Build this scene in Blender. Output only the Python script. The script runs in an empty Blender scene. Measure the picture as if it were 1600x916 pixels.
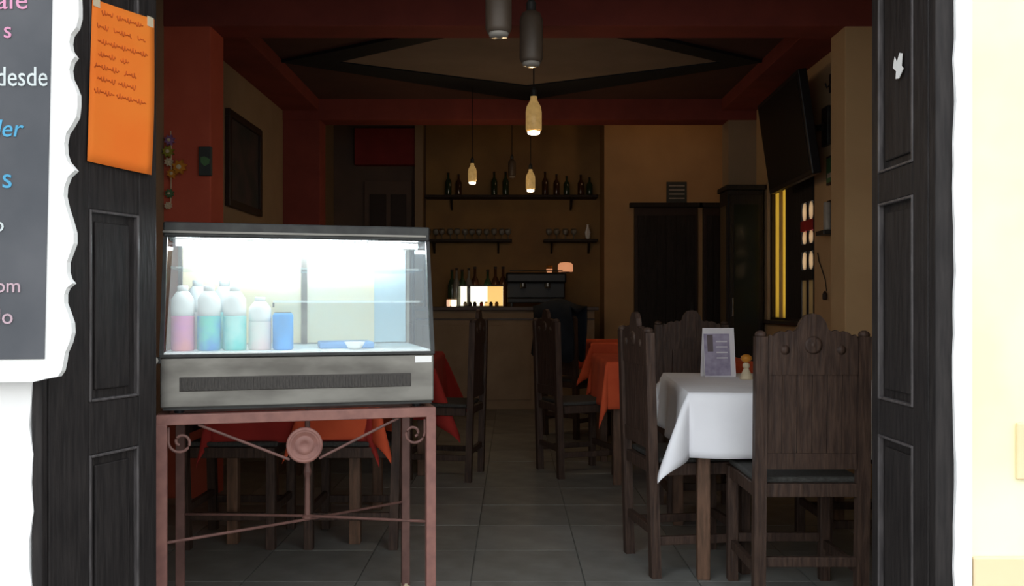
import bpy, bmesh, math, random
from mathutils import Vector, Matrix
from mathutils.geometry import tessellate_polygon
random.seed(7)
C = bpy.context.scene
COL = C.collection
PI = math.pi

# ---------------------------------------------------------------- camera / sky / exposure
CAM_H, F = 1.10, 1400.0
cam_d = bpy.data.cameras.new('camera'); cam = bpy.data.objects.new('camera', cam_d); COL.objects.link(cam)
cam.location = (0, 0, CAM_H); cam.rotation_euler = (PI/2, 0, 0)
cam_d.sensor_width = 36; cam_d.lens = 36*F/1600; cam_d.shift_y = 17/1600
cam_d.clip_start = .05; cam_d.clip_end = 200
cam_d.dof.use_dof = False
C.camera = cam
w = bpy.data.worlds.new('sky'); C.world = w; w.use_nodes = True
bg = w.node_tree.nodes['Background']
tc = w.node_tree.nodes.new('ShaderNodeTexCoord'); sp = w.node_tree.nodes.new('ShaderNodeSeparateXYZ')
rp = w.node_tree.nodes.new('ShaderNodeValToRGB')
rp.color_ramp.elements[0].color = (1, .99, .96, 1); rp.color_ramp.elements[1].color = (.78, .88, 1, 1)
w.node_tree.links.new(tc.outputs['Generated'], sp.inputs[0]); w.node_tree.links.new(sp.outputs['Z'], rp.inputs[0])
w.node_tree.links.new(rp.outputs[0], bg.inputs['Color'])
bg.inputs['Strength'].default_value = 2.25
C.view_settings.view_transform = 'Standard'; C.view_settings.look = 'None'
C.view_settings.gamma = 1; C.view_settings.use_curve_mapping = False
C.view_settings.exposure = 0.0

def X(px, D): return (px-800)/F*D
def Z(py, D): return CAM_H-(py-475)/F*D

# ---------------------------------------------------------------- materials
def mat(name, col, rough=.6, col2=None, scale=12, stretch=(1,1,1), bump=0, metal=0, emit=None, estr=0, spec=.3, trans=0, detail=4):
    m = bpy.data.materials.new(name); m.use_nodes = True
    nt = m.node_tree; b = nt.nodes['Principled BSDF']
    b.inputs['Base Color'].default_value = (*col, 1); b.inputs['Roughness'].default_value = rough
    b.inputs['Metallic'].default_value = metal; b.inputs['Specular IOR Level'].default_value = spec
    if emit: b.inputs['Emission Color'].default_value = (*emit, 1); b.inputs['Emission Strength'].default_value = estr
    if trans: b.inputs['Transmission Weight'].default_value = trans
    if col2 is None: col2 = tuple(c*.8 for c in col)
    t = nt.nodes.new('ShaderNodeTexCoord'); mp = nt.nodes.new('ShaderNodeMapping'); n = nt.nodes.new('ShaderNodeTexNoise')
    mp.inputs['Scale'].default_value = stretch; n.inputs['Scale'].default_value = scale; n.inputs['Detail'].default_value = detail
    nt.links.new(t.outputs['Object'], mp.inputs[0]); nt.links.new(mp.outputs[0], n.inputs['Vector'])
    r = nt.nodes.new('ShaderNodeValToRGB'); r.color_ramp.elements[0].position = .35; r.color_ramp.elements[1].position = .65
    r.color_ramp.elements[0].color = (*col2, 1); r.color_ramp.elements[1].color = (*col, 1)
    nt.links.new(n.outputs['Fac'], r.inputs[0]); nt.links.new(r.outputs[0], b.inputs['Base Color'])
    if bump:
        bp = nt.nodes.new('ShaderNodeBump'); bp.inputs['Strength'].default_value = bump; bp.inputs['Distance'].default_value = .01
        nt.links.new(n.outputs['Fac'], bp.inputs['Height']); nt.links.new(bp.outputs[0], b.inputs['Normal'])
    return m
def glass_mat(name, tint=(.93,.97,.97), refl=.10):
    m = bpy.data.materials.new(name); m.use_nodes = True; nt = m.node_tree; nt.nodes.clear()
    o = nt.nodes.new('ShaderNodeOutputMaterial'); mx = nt.nodes.new('ShaderNodeMixShader')
    tr = nt.nodes.new('ShaderNodeBsdfTransparent'); tr.inputs[0].default_value = (*tint, 1)
    g = nt.nodes.new('ShaderNodeBsdfGlossy'); g.inputs['Roughness'].default_value = .03
    mx.inputs[0].default_value = refl
    nt.links.new(tr.outputs[0], mx.inputs[1]); nt.links.new(g.outputs[0], mx.inputs[2]); nt.links.new(mx.outputs[0], o.inputs[0])
    return m
def translucent_mat(name, col, dif=.35):
    m = bpy.data.materials.new(name); m.use_nodes = True; nt = m.node_tree; nt.nodes.clear()
    o = nt.nodes.new('ShaderNodeOutputMaterial'); mx = nt.nodes.new('ShaderNodeMixShader')
    tr = nt.nodes.new('ShaderNodeBsdfTranslucent'); tr.inputs[0].default_value = (*col, 1)
    g = nt.nodes.new('ShaderNodeBsdfDiffuse'); g.inputs[0].default_value = (*col, 1)
    mx.inputs[0].default_value = dif
    nt.links.new(tr.outputs[0], mx.inputs[1]); nt.links.new(g.outputs[0], mx.inputs[2]); nt.links.new(mx.outputs[0], o.inputs[0])
    return m
M = dict(
 facade_white = mat('facade_white', (.9,.9,.89), .9, (.84,.84,.83), 3, bump=.25),
 facade_yellow = mat('facade_yellow', (.93,.91,.66), .9, (.9,.84,.52), 2.2, bump=.2),
 facade_ochre = mat('facade_ochre', (.9,.72,.45), .9, (.85,.66,.4), 4, bump=.2),
 wood_black = mat('wood_black', (.026,.022,.021), .62, (.013,.011,.011), 14, (6,6,.6), .3, spec=.25),
 wood_groove = mat('wood_groove', (.012,.010,.010), .6, None, 14),
 wood_edge = mat('wood_edge', (.10,.09,.09), .4, (.05,.045,.045), 20, (4,4,.5)),
 chair_wood = mat('chair_wood', (.078,.047,.034), .55, (.038,.023,.018), 16, (5,5,.6), .3, spec=.25),
 chair_wood_light = mat('chair_wood_light', (.16,.09,.065), .5, (.09,.05,.04), 16, (5,5,.6), .3, spec=.25),
 seat = mat('woven_seat', (.075,.075,.07), .8, (.04,.038,.035), 60, (1,6,1), .5),
 table_wood = mat('table_wood', (.17,.09,.055), .5, (.09,.05,.03), 14, (4,4,.6), .2),
 cloth_white = mat('cloth_white', (.95,.955,.99), .95, (.90,.905,.95), 5, bump=.15),
 cloth_red = mat('cloth_red', (.40,.034,.026), .95, (.34,.026,.022), 6, bump=.15),
 cloth_orange = mat('cloth_orange', (.74,.12,.045), .95, (.64,.09,.035), 6, bump=.15),
 pil_red = mat('painted_red', (.56,.115,.065), .85, (.50,.095,.055), 5, bump=.1),
 beam_red_shaded = mat('beam_red_shaded', (.24,.052,.040), .85, (.20,.044,.035), 5, bump=.1),  # the pilaster red, darkened so shade on the beams is in the colour
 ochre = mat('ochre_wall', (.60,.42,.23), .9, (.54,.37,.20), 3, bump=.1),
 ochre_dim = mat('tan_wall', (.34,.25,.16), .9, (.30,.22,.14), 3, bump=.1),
 back_wall = mat('back_wall', (.50,.32,.16), .9, (.44,.28,.14), 3, bump=.1),
 bar_wall = mat('bar_wall', (.36,.22,.09), .9, (.28,.17,.08), 3, bump=.1),
 dim_wall = mat('dim_wall', (.16,.11,.09), .9, (.12,.09,.08), 3),
 dark_red = mat('dark_red_panel', (.25,.03,.03), .8, None, 5),
 ceil = mat('ceiling_plaster', (.27,.22,.185), .95, (.23,.19,.16), 3),
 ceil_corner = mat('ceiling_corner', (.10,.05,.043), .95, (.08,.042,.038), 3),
 ceil_band = mat('ceiling_band', (.012,.016,.022), .8, None, 8),
 tile = mat('floor_tile', (.27,.27,.25), .5, (.20,.20,.185), 5, bump=.1, spec=.3),
 tile2 = mat('floor_tile_worn', (.235,.235,.218), .5, (.175,.175,.16), 7, bump=.1, spec=.3),
 grout = mat('grout', (.19,.19,.175), .9, None, 20),
 street = mat('street', (.27,.265,.25), .9, (.22,.215,.21), 6, bump=.3),
 steel = mat('brushed_steel', (.22,.215,.195), .30, (.115,.11,.10), 4, (1,1,3), metal=.75),
 dark_metal = mat('dark_metal', (.045,.047,.045), .4, (.03,.03,.03), 20, metal=.3),
 slot = mat('vent_dark', (.075,.068,.06), .6, (.04,.036,.034), 120, (6,1,.4), .3),
 iron = mat('painted_iron', (.27,.125,.10), .5, (.20,.09,.075), 22, bump=.15, spec=.4),
 iron_dark = mat('painted_iron_dark', (.17,.085,.07), .5, (.12,.06,.05), 22),
 case_white = mat('case_white', (.9,.92,.93), .5, (.85,.85,.8), 6),
 case_cream = mat('case_cream', (.95,.78,.52), .5, (.93,.84,.66), 3),
 case_blue = mat('case_blue', (.62,.74,.78), .5, (.56,.7,.75), 3),
 led = mat('led', (1,1,1), .5, emit=(.88,.95,1), estr=42),
 glass = glass_mat('clear_glass', (.95,.985,.985), .07),
 glass_shelf = glass_mat('shelf_glass', (.84,.92,.96), .22),
 glass_dark = mat('dark_glass', (.02,.025,.02), .12, None, 5, spec=.5),
 board = mat('chalkboard', (.105,.108,.118), .85, (.075,.08,.09), 4, bump=.1, detail=8),
 chalk_white = mat('chalk_white', (.62,.68,.68), .95), chalk_pink = mat('chalk_pink', (.70,.32,.48), .95),
 chalk_rose = mat('chalk_rose', (.55,.40,.45), .95), chalk_blue = mat('chalk_blue', (.10,.38,.60), .95),
 white_paint = mat('white_paint', (.9,.9,.88), .7, (.87,.87,.85), 5),
 paper_orange = mat('paper_orange', (.92,.25,.03), .8, (.90,.19,.02), 3),
 ink = mat('ink', (.60,.115,.014), .8),
 paper = mat('paper', (.8,.78,.8), .8, (.7,.68,.72), 8), paper_lav = mat('paper_lavender', (.42,.38,.50), .7, (.30,.27,.38), 30),
 paper_grey = mat('paper_grey', (.16,.13,.14), .7),
 black = mat('black_plastic', (.012,.013,.016), .4, None, 10), screen = mat('screen', (.008,.010,.012), .45, None, 4, spec=.15),
 frame_dark = mat('frame_dark', (.035,.022,.018), .5), picture = mat('picture', (.09,.07,.075), .4, (.03,.045,.05), 6),
 shelf = mat('shelf_dark', (.03,.02,.016), .6), counter = mat('counter_front', (.34,.25,.17), .8, (.28,.20,.13), 4),
 counter_top = mat('counter_top', (.10,.07,.055), .4),
 bottle_green = mat('bottle_green', (.03,.06,.03), .15, spec=.5), bottle_brown = mat('bottle_brown', (.07,.03,.015), .15, spec=.5),
 bottle_clear = mat('bottle_clear', (.25,.25,.22), .12, spec=.6),
 lamp_glass = mat('lamp_glass', (.085,.062,.045), .5, (.07,.05,.036), 9, spec=.5),
 lamp_lit = mat('lamp_lit', (.40,.28,.12), .3, (.18,.11,.04), 30, emit=(1,.60,.20), estr=.26),
 bulb = mat('bulb', (1,1,1), .3, emit=(1,.86,.6), estr=14), bulb_off = mat('bulb_off', (.3,.28,.25), .2),
 glow_white = mat('glow_white', (.9,.9,.8), .5, emit=(1,.93,.68), estr=1.5), glow_yellow = mat('glow_yellow', (.9,.7,.3), .5, emit=(1,.62,.20), estr=.95),
 glow_peach = mat('glow_peach', (.9,.5,.3), .5, emit=(1,.42,.20), estr=.55), glow_pink = mat('glow_pink', (.9,.6,.4), .5, emit=(1,.6,.4), estr=.8),
 curtain = translucent_mat('yellow_curtain', (.80,.62,.20)), pane_pale = translucent_mat('pale_pane', (.85,.70,.52)),
 pane_dim = translucent_mat('dim_pane', (.36,.28,.17)),
 red_trim = mat('red_trim', (.5,.03,.03), .6), jacket = mat('dark_blue_fabric', (.014,.020,.030), .9, (.008,.012,.02), 9, bump=.3),
 green = mat('green', (.10,.22,.10), .6), purple = mat('purple', (.28,.14,.32), .7), yellowgreen = mat('yellow_green', (.30,.28,.03), .7),
 cream = mat('cream', (.7,.6,.42), .7), amber = mat('amber_glaze', (.62,.25,.03), .35), sign_blue = mat('sign_blue', (.05,.06,.06), .6),
 grey_tube = mat('grey_tube', (.4,.38,.34), .4),
 c_pink = mat('pink_label', (.85,.35,.38), .5, (.75,.3,.6), 9), c_blue = mat('blue_label', (.10,.36,.75), .5, (.2,.7,.6), 14),
 c_teal = mat('teal_label', (.15,.68,.66), .5, (.5,.85,.8), 14), c_rose = mat('rose_label', (.85,.66,.66), .5, (.8,.8,.75), 14),
 c_sky = mat('sky_blue', (.12,.42,.85), .5), tray_blue = mat('tray_blue', (.22,.42,.72), .5),
)

# ---------------------------------------------------------------- geometry helpers
def box(bm, lo, hi):
    x0,y0,z0 = lo; x1,y1,z1 = hi
    v = [bm.verts.new(p) for p in ((x0,y0,z0),(x1,y0,z0),(x1,y1,z0),(x0,y1,z0),(x0,y0,z1),(x1,y0,z1),(x1,y1,z1),(x0,y1,z1))]
    for f in ((3,2,1,0),(4,5,6,7),(0,1,5,4),(1,2,6,5),(2,3,7,6),(3,0,4,7)): bm.faces.new([v[i] for i in f])
    return bm
def B(lo, hi, bev=0):
    bm = bmesh.new(); box(bm, lo, hi)
    if bev: bmesh.ops.bevel(bm, geom=bm.edges[:], offset=bev, segments=2, affect='EDGES', profile=.5)
    return bm
def hexa(pts):                       # 8 points, bottom 4 then top 4
    bm = bmesh.new(); v = [bm.verts.new(p) for p in pts]
    for f in ((3,2,1,0),(4,5,6,7),(0,1,5,4),(1,2,6,5),(2,3,7,6),(3,0,4,7)): bm.faces.new([v[i] for i in f])
    bmesh.ops.recalc_face_normals(bm, faces=bm.faces[:]); return bm
def tube(path, r, n=10, bm=None):
    bm = bm or bmesh.new(); path = [Vector(p) for p in path]
    rs = r if isinstance(r, (list, tuple)) else [r]*len(path); rings = []
    for i, p in enumerate(path):
        t = (path[min(i+1, len(path)-1)]-path[max(i-1, 0)]).normalized()
        a = Vector((0,0,1)) if abs(t.z) < .9 else Vector((1,0,0)); u = t.cross(a).normalized(); v = t.cross(u)
        rings.append([bm.verts.new(p+rs[i]*(u*math.cos(2*PI*k/n)+v*math.sin(2*PI*k/n))) for k in range(n)])
    for A, Bq in zip(rings, rings[1:]):
        for k in range(n): bm.faces.new((A[k], A[(k+1)%n], Bq[(k+1)%n], Bq[k]))
    bm.faces.new(rings[0][::-1]); bm.faces.new(rings[-1])
    bmesh.ops.recalc_face_normals(bm, faces=bm.faces[:]); return bm
def lathe(prof, n=20, c=(0,0,0), axis='Z'):
    bm = bmesh.new(); rings = []
    for r, z in prof:
        ring = []
        for k in range(n):
            a = 2*PI*k/n; q = (r*math.cos(a), r*math.sin(a), z)
            if axis == 'Y': q = (q[0], q[2], q[1])
            if axis == 'X': q = (q[2], q[0], q[1])
            ring.append(bm.verts.new((q[0]+c[0], q[1]+c[1], q[2]+c[2])))
        rings.append(ring)
    for A, Bq in zip(rings, rings[1:]):
        for k in range(n): bm.faces.new((A[k], A[(k+1)%n], Bq[(k+1)%n], Bq[k]))
    bm.faces.new(rings[0][::-1]); bm.faces.new(rings[-1])
    bmesh.ops.recalc_face_normals(bm, faces=bm.faces[:]); return bm
def prism(pts, y0, y1):              # outline in XZ, extruded along Y
    bm = bmesh.new(); a = [bm.verts.new((x, y0, z)) for x, z in pts]; b = [bm.verts.new((x, y1, z)) for x, z in pts]
    n = len(pts); q = [Vector((x, z, 0)) for x, z in pts]
    for tri in tessellate_polygon([q]):
        try: bm.faces.new([a[i] for i in tri]); bm.faces.new([b[i] for i in tri[::-1]])
        except ValueError: pass
    for k in range(n): bm.faces.new((a[k], b[k], b[(k+1)%n], a[(k+1)%n]))
    bmesh.ops.recalc_face_normals(bm, faces=bm.faces[:]); return bm
def obj(name, bm, m, parent=None, smooth=False, **kw):
    me = bpy.data.meshes.new(name); bm.to_mesh(me); bm.free()
    if smooth:
        for p in me.polygons: p.use_smooth = True
    me.materials.append(M[m]); o = bpy.data.objects.new(name, me); COL.objects.link(o)
    if parent: o.parent = parent
    for k, v in kw.items(): o[k] = v
    return o
def thing(name, label, cat, loc=(0,0,0), rz=0, group=None):
    o = bpy.data.objects.new(name, None); COL.objects.link(o); o.empty_display_size = .1
    o.location = loc; o.rotation_euler = (0,0,rz); o['label'] = label; o['category'] = cat
    if group: o['group'] = group
    return o
def S(name, bm, m, parent=None): 
    o = obj(name, bm, m, parent)
    if not parent: o['kind'] = 'structure'
    return o
KIDS = {}
def children(o): return [c for c in bpy.data.objects if c.parent == o]
def dup(root, loc=None, rz=None, label=None, group=None, parent=None):
    c = root.copy(); COL.objects.link(c)
    if parent: c.parent = parent
    if loc is not None: c.location = loc
    if rz is not None: c.rotation_euler = (0,0,rz)
    if label: c['label'] = label
    if group: c['group'] = group
    for ch in children(root): dup(ch, parent=c)
    return c

# ================================================================ STRUCTURE
YF, YB = 2.20, 2.66            # facade outer / inner face
OL, OR = -1.18, 1.085          # opening
WL, WR = -1.97, 2.10           # room side walls
# street and interior floor
S('floor_street', B((-8,-8,-.25),(8,YF-.001,-.12)), 'street')
fl = S('floor', B((-2.6,YF,-.12),(3.0,10.6,-.006)), 'grout')
random.seed(3)
tl = .45; y = YF+.002; row = 0
tm = {}
for mn in ('tile','tile2'):
    bmq = B((0,0,-.006),(tl-.006,tl-.006,0)); 
    me = bpy.data.meshes.new('tile'); bmq.to_mesh(me); bmq.free(); me.materials.append(M[mn]); tm[mn] = me
while y < 10.2:
    x = -1.96
    while x < 2.5:
        if not (y < YB and (x < OL-.3 or x > OR)):
            o = bpy.data.objects.new('tile', tm[random.choice(('tile','tile2'))]); COL.objects.link(o); o.parent = fl
            o.location = (x, y, random.uniform(-.0008, .0008))
        x += tl
    y += tl; row += 1

# facade with uneven plaster edge
def rough_edge(x, z0, z1, n, amp, s):
    random.seed(s); return [(x+random.uniform(-amp, amp), z0+(z1-z0)*k/n) for k in range(n+1)]
ptsL = [(-5,-.12)]+rough_edge(OL,-.12,3.0,44,.006,1)+[(-5,3.0)]
S('wall_front_left', prism(ptsL, YF, YB), 'facade_white')
ptsR = [(1.125,-.12),(5,-.12),(5,3.0),(1.125,3.0)]
S('wall_front_right', prism(ptsR, YF+.004, YB), 'facade_yellow')
ptsT = rough_edge(OR,-.12,3.0,60,.004,2)+[(1.127,3.0),(1.127,-.12)]
S('trim_1', prism(ptsT, YF-.006, YB-.002), 'facade_white')
S('trim_2', B((1.13,YF-.012,-.12),(5,YF+.002,.48), .004), 'facade_ochre')
S('wall_front_top', B((-5,YF,3.0),(5,YB,4.2)), 'facade_white')
S('wall_front_unseen_lintel', B((OL+.002,YF+.045,2.36),(OR-.002,YB-.002,3.0)), 'facade_white')  # unseen lintel, set low to keep daylight off the upper room
# side walls
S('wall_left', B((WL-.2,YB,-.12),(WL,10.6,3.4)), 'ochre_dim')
W0, W1, WZ0, WZ1 = 6.22, 7.36, .97, 2.12
bm = bmesh.new()
for lo, hi in (((WR,YB,-.12),(WR+.2,W0,3.4)), ((WR,W0,-.12),(WR+.2,W1,WZ0)), ((WR,W0,WZ1),(WR+.2,W1,3.4)), ((WR,W1,-.12),(WR+.2,7.95,3.4))): box(bm, lo, hi)
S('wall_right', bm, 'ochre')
S('wall_right_back', B((2.6,7.95,-.12),(2.8,10.6,3.4)), 'back_wall')
S('wall_right_return', B((WR,7.93,-.12),(2.8,8.1,3.4)), 'back_wall')
S('wall_back', B((-2.1,10.2,-.12),(1.02,10.4,3.4)), 'bar_wall')
S('wall_back_right', B((1.0,9.7,-.12),(2.7,10.4,3.4)), 'back_wall')
S('wall_back_left', B((WL,9.9,-.12),(-.98,10.2,3.4)), 'dim_wall')
# pilasters and beams
S('trim_3', B((WL-.01,5.07,-.01),(-1.705,5.30,3.35), .006), 'pil_red')
S('trim_4', B((1.885,5.07,-.01),(WR+.01,5.30,2.70), .006), 'ochre')
S('trim_5', B((WL,7.70,-.01),(-1.65,7.93,3.35), .006), 'beam_red_shaded')
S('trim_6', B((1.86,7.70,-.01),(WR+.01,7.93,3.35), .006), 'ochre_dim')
S('trim_7', B((WL,5.06,2.67),(WR,5.29,3.35), .004), 'beam_red_shaded')
S('trim_8', B((WL,7.69,2.68),(WR,7.92,3.35), .004), 'beam_red_shaded')
S('trim_9', B((WL,5.29,2.76),(-1.66,7.69,3.35), .004), 'beam_red_shaded')
S('trim_10', B((1.80,5.29,2.76),(WR,7.69,3.35), .004), 'beam_red_shaded')
# ceilings
cl = S('ceiling', B((-2.2,YB,3.30),(2.9,10.6,3.45)), 'ceil')
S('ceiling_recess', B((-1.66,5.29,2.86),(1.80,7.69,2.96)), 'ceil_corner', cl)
cx, cy = .12, 6.45
inner = [(-1.25,cy),(cx,7.16),(1.50,cy),(cx,5.44)]; outer = [(-1.66,cy+.0),(cx,7.66),(1.80,cy),(cx,5.30)]
# grey diamond panel
bm = bmesh.new(); v = [bm.verts.new((x,y,2.848)) for x,y in inner]; u = [bm.verts.new((x,y,2.862)) for x,y in inner]
bm.faces.new(v); bm.faces.new(u[::-1])
for k in range(4): bm.faces.new((v[k],u[k],u[(k+1)%4],v[(k+1)%4]))
bmesh.ops.recalc_face_normals(bm, faces=bm.faces[:]); S('diamond_panel', bm, 'ceil', cl)
for k in range(4):
    a, b = inner[k], inner[(k+1)%4]; c, d = outer[(k+1)%4], outer[k]
    pts = [(p[0],p[1],2.838) for p in (a,b,c,d)]+[(p[0],p[1],2.87) for p in (a,b,c,d)]
    S('ceiling_band', hexa(pts), 'ceil_band', cl)
# left-back soffit, doorway and partition
S('trim_11', B((-1.72,9.78,2.62),(-1.04,9.91,3.02), .005), 'dark_red')
d3 = S('door_3', B((-1.62,9.84,0),(-1.10,9.90,2.45), .004), 'dim_wall')
S('door_panel', B((-1.56,9.82,.2),(-1.38,9.845,2.3), .004), 'frame_dark', d3); S('door_panel', B((-1.33,9.82,.2),(-1.16,9.845,2.3), .004), 'frame_dark', d3)
S('trim_12', B((-1.06,9.75,0),(-.97,9.92,3.3), .005), 'ochre_dim')
# doors in the back wall
def back_door(nm, x0, x1, z1):
    f = S(nm, B((x0,9.64,0),(x1,9.702,z1), .004), 'frame_dark')
    S('lintel', B((x0-.05,9.62,z1),(x1+.05,9.702,z1+.05), .004), 'wood_black', f)
    n = 6; ww = (x1-x0-.06)/n
    for k in range(n): S('plank', B((x0+.03+k*ww+.004,9.625,.04),(x0+.03+(k+1)*ww-.004,9.645,z1-.09), .003), 'wood_black', f)
    S('handle', B((x1-.09,9.59,1.0),(x1-.06,9.626,1.12), .003), 'dark_metal', f)
back_door('door_1', 1.32, 2.00, 2.14); back_door('door_2', 2.06, 2.54, 2.14)

# shop-front door: frame posts and folding leaves (dark wood)
S('door_frame_left', B((OL-.002,YF+.004,-.1),(-1.157,YF+.034,2.32), .004), 'wood_black')
S('door_frame_right', B((1.042,YF+.004,-.1),(1.088,YF+.04,2.32), .004), 'wood_black')
S('door_frame_head', B((OL,YF+.004,2.32),(OR,YF+.044,2.999), .004), 'wood_black')
def leaf(nm, p0, p1, zs, stile, th=.038, side=1):
    """leaf in its own frame: x along its width, y its thickness; front face at y=0 looks to -y*side"""
    d = Vector((p1[0]-p0[0], p1[1]-p0[1])); Wd = d.length; a = math.atan2(d.y, d.x)
    r = bpy.data.objects.new(nm, None); COL.objects.link(r); r.location = (p0[0], p0[1], 0); r.rotation_euler = (0,0,a); r['kind'] = 'structure'
    y0, y1 = (0, th) if side > 0 else (-th, 0)
    f0 = 0 if side > 0 else 0
    def b(n, x0, x1, z0, z1, ya, yb, m, bv=.003): return S(n, B((x0, min(ya*side, yb*side), z0), (x1, max(ya*side, yb*side), z1), bv), m, r)
    b('stile', 0, stile, 0.0, 2.30, 0, th, 'wood_black'); b('stile', Wd-stile*.55, Wd, 0.0, 2.30, 0, th, 'wood_black')
    prev = 0.0
    for (z0, z1) in zs:
        b('rail', stile, Wd-stile*.55, prev, z0, .001, th-.001, 'wood_black')
        b('panel', stile-.004, Wd-stile*.55+.004, z0, z1, .014, th-.010, 'wood_black', 0)
        b('raised_field', stile+.028, Wd-stile*.55-.028, z0+.03, z1-.03, .006, .016, 'wood_black', .004)
        for q in ((stile, stile+.008, z0, z1), (Wd-stile*.55-.008, Wd-stile*.55, z0, z1)): b('moulding', *q, -.003, .014, 'wood_edge')
        for q in ((stile+.008, Wd-stile*.55-.008, z0, z0+.008), (stile+.008, Wd-stile*.55-.008, z1-.008, z1)): b('moulding', *q, -.003, .014, 'wood_edge')
        prev = z1
    b('rail', stile, Wd-stile*.55, prev, 2.30, .001, th-.001, 'wood_black')
    return r, a, Wd
L0, L1 = (-1.155,2.235), (-1.030,2.597)
lf, la, lw = leaf('door_leaf_left', L0, L1, [(.12,.70),(.84,1.35),(1.50,2.1),(2.16,2.24)], .13, side=1)
R0, R1 = (1.042,2.245), (1.044,2.60)
rf, ra, rw = leaf('door_leaf_right', R0, R1, [(.12,.73),(.83,1.385),(1.47,2.12),(2.16,2.24)], .085, side=-1)

# ================================================================ THINGS AT THE DOOR
# orange notice taped to left leaf (local frame of the leaf: x along, -y out)
def leaf_pt(px, py):
    k = (px-800)/F; dx, dy = math.cos(la), math.sin(la)
    t = (k*L0[1]-L0[0])/(dx-k*dy); D = L0[1]+t*dy
    return t, Z(py, D)
t = thing('paper_notice', 'orange handwritten paper notice taped to the left shop door', 'notice', (L0[0], L0[1], 0), la)
c = [leaf_pt(133, 252), leaf_pt(229, 274), leaf_pt(235, 31), leaf_pt(141, -2)]
bm = bmesh.new(); nx, nz = 10, 14; g = []
for j in range(nz+1):
    for i in range(nx+1):
        u, v = i/nx, j/nz
        x = (1-v)*((1-u)*c[0][0]+u*c[1][0])+v*((1-u)*c[3][0]+u*c[2][0]); z = (1-v)*((1-u)*c[0][1]+u*c[1][1])+v*((1-u)*c[3][1]+u*c[2][1])
        g.append(bm.verts.new((x, -.007-.010*u*u-.004*math.sin(v*4)*u, z)))
for j in range(nz):
    for i in range(nx): q = j*(nx+1)+i; bm.faces.new((g[q], g[q+1], g[q+nx+2], g[q+nx+1]))
so = obj('sheet', bm, 'paper_orange', t, True)
sm = so.modifiers.new('thick', 'SOLIDIFY'); sm.thickness = .0008; sm.offset = 0
def sheet_pt(u, v, off):
    x = (1-v)*((1-u)*c[0][0]+u*c[1][0])+v*((1-u)*c[3][0]+u*c[2][0]); z = (1-v)*((1-u)*c[0][1]+u*c[1][1])+v*((1-u)*c[3][1]+u*c[2][1])
    return (x, -.007-.010*u*u-.004*math.sin(v*4)*u-off, z)
random.seed(11)
for k, (v0, segs) in enumerate([(.935,[(.14,.32),(.38,.80)]), (.845,[(.08,.26),(.34,.62),(.72,.84)]), (.755,[(.10,.88)]), (.675,[(.12,.38),(.46,.58)]),
                                (.60,[(.06,.44),(.52,.70)]), (.525,[(.10,.38),(.42,.70)]), (.445,[(.06,.36),(.40,.86)])]):
    for (a0, a1) in segs:      # one hand-written word: a running stroke
        n = int((a1-a0)*240); path = []
        for i in range(n+1):
            u = a0+(a1-a0)*i/n; path.append(sheet_pt(u+.006*math.cos(i*.62+k), v0+.017*math.sin(i*.62+k)*(.55+.45*math.sin(i*.17+k*2)), .0012))
        obj('handwriting', tube(path, .0017, 4), 'ink', t)
for nm, uv in (('tape', (.06, .985)), ('tape', (.93, .97))):
    p = sheet_pt(*uv, .001); obj('tape', B((p[0]-.012, p[1]-.001, p[2]-.012), (p[0]+.012, p[1]+.001, p[2]+.016)), 'cream', t)

# scalloped menu board
BD = 2.135
outl = [(128,-40),(122,-12),(123,8),(123,26),(119,42),(110,54),(108,66),(110,78),(117,88),(111,96),(108,108),(110,122),(116,134),(121,148),(121,164),(119,182),(111,196),(103,208),(100,224),(101,240),(105,252),(117,266),
        (106,276),(100,292),(99,306),(103,324),(110,346),(115,364),(115,380),(109,396),(104,410),(104,426),(107,436),(113,443),(104,450),(100,460),(100,474),(106,490),(111,505),(112,520),(108,536),(101,552),(99,566),(96,580),(90,589),(72,592),(52,597)]
wp = [(X(a, BD), Z(b, BD)) for a, b in outl]
wp = [(-2.05, wp[0][1]+.12), (wp[0][0]+.01, wp[0][1]+.12)] + wp + [(-2.05, Z(603, BD))]
t = thing('menu_board', 'chalk menu board with a scalloped white frame beside the doorway', 'menu board', (0, BD, 0))
obj('scalloped_frame', prism(wp[::-1], 0, .02), 'white_paint', t)
bp = [(X(81, BD), Z(-60, BD)), (X(82, BD), Z(0, BD)), (X(70, BD), Z(561, BD)), (-1.95, Z(566, BD)), (-1.95, Z(-60, BD))]
obj('chalk_panel', prism(bp, -.004, .0), 'board', t)
for xx in (-1.75, -1.35): obj('wall_batten', B((xx-.02, .02, 1.0), (xx+.02, YF-BD, 1.8)), 'white_paint', t)
def text(body, px, py, h, m, parent, D=BD, align='RIGHT', shear=0, y=-.0055, sx=1.0):
    cu = bpy.data.curves.new('t', 'FONT'); cu.body = body; cu.size = h; cu.align_x = align; cu.shear = shear; cu.extrude = .0006; cu.resolution_u = 3; cu.offset = .0002
    o = bpy.data.objects.new('t', cu); COL.objects.link(o); dg = bpy.context.evaluated_depsgraph_get()
    me = bpy.data.meshes.new_from_object(o.evaluated_get(dg)); bpy.data.objects.remove(o)
    me.materials.clear(); me.materials.append(M[m])
    q = bpy.data.objects.new('chalk_writing', me); COL.objects.link(q); q.parent = parent
    q.location = (X(px, D), y, Z(py, D)); q.rotation_euler = (PI/2, 0, 0); q.scale = (sx, 1, 1)
    return q
text('cafe', 46, 15, .066, 'chalk_pink', t); text('s', 21, 60, .056, 'chalk_pink', t); text('desde', 77, 135, .066, 'chalk_white', t, sx=.80)
text('der', 36, 214, .058, 'chalk_blue', t, shear=.2); text('s', 22, 294, .070, 'chalk_blue', t); text('o', 9, 362, .05, 'chalk_white', t)
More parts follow.
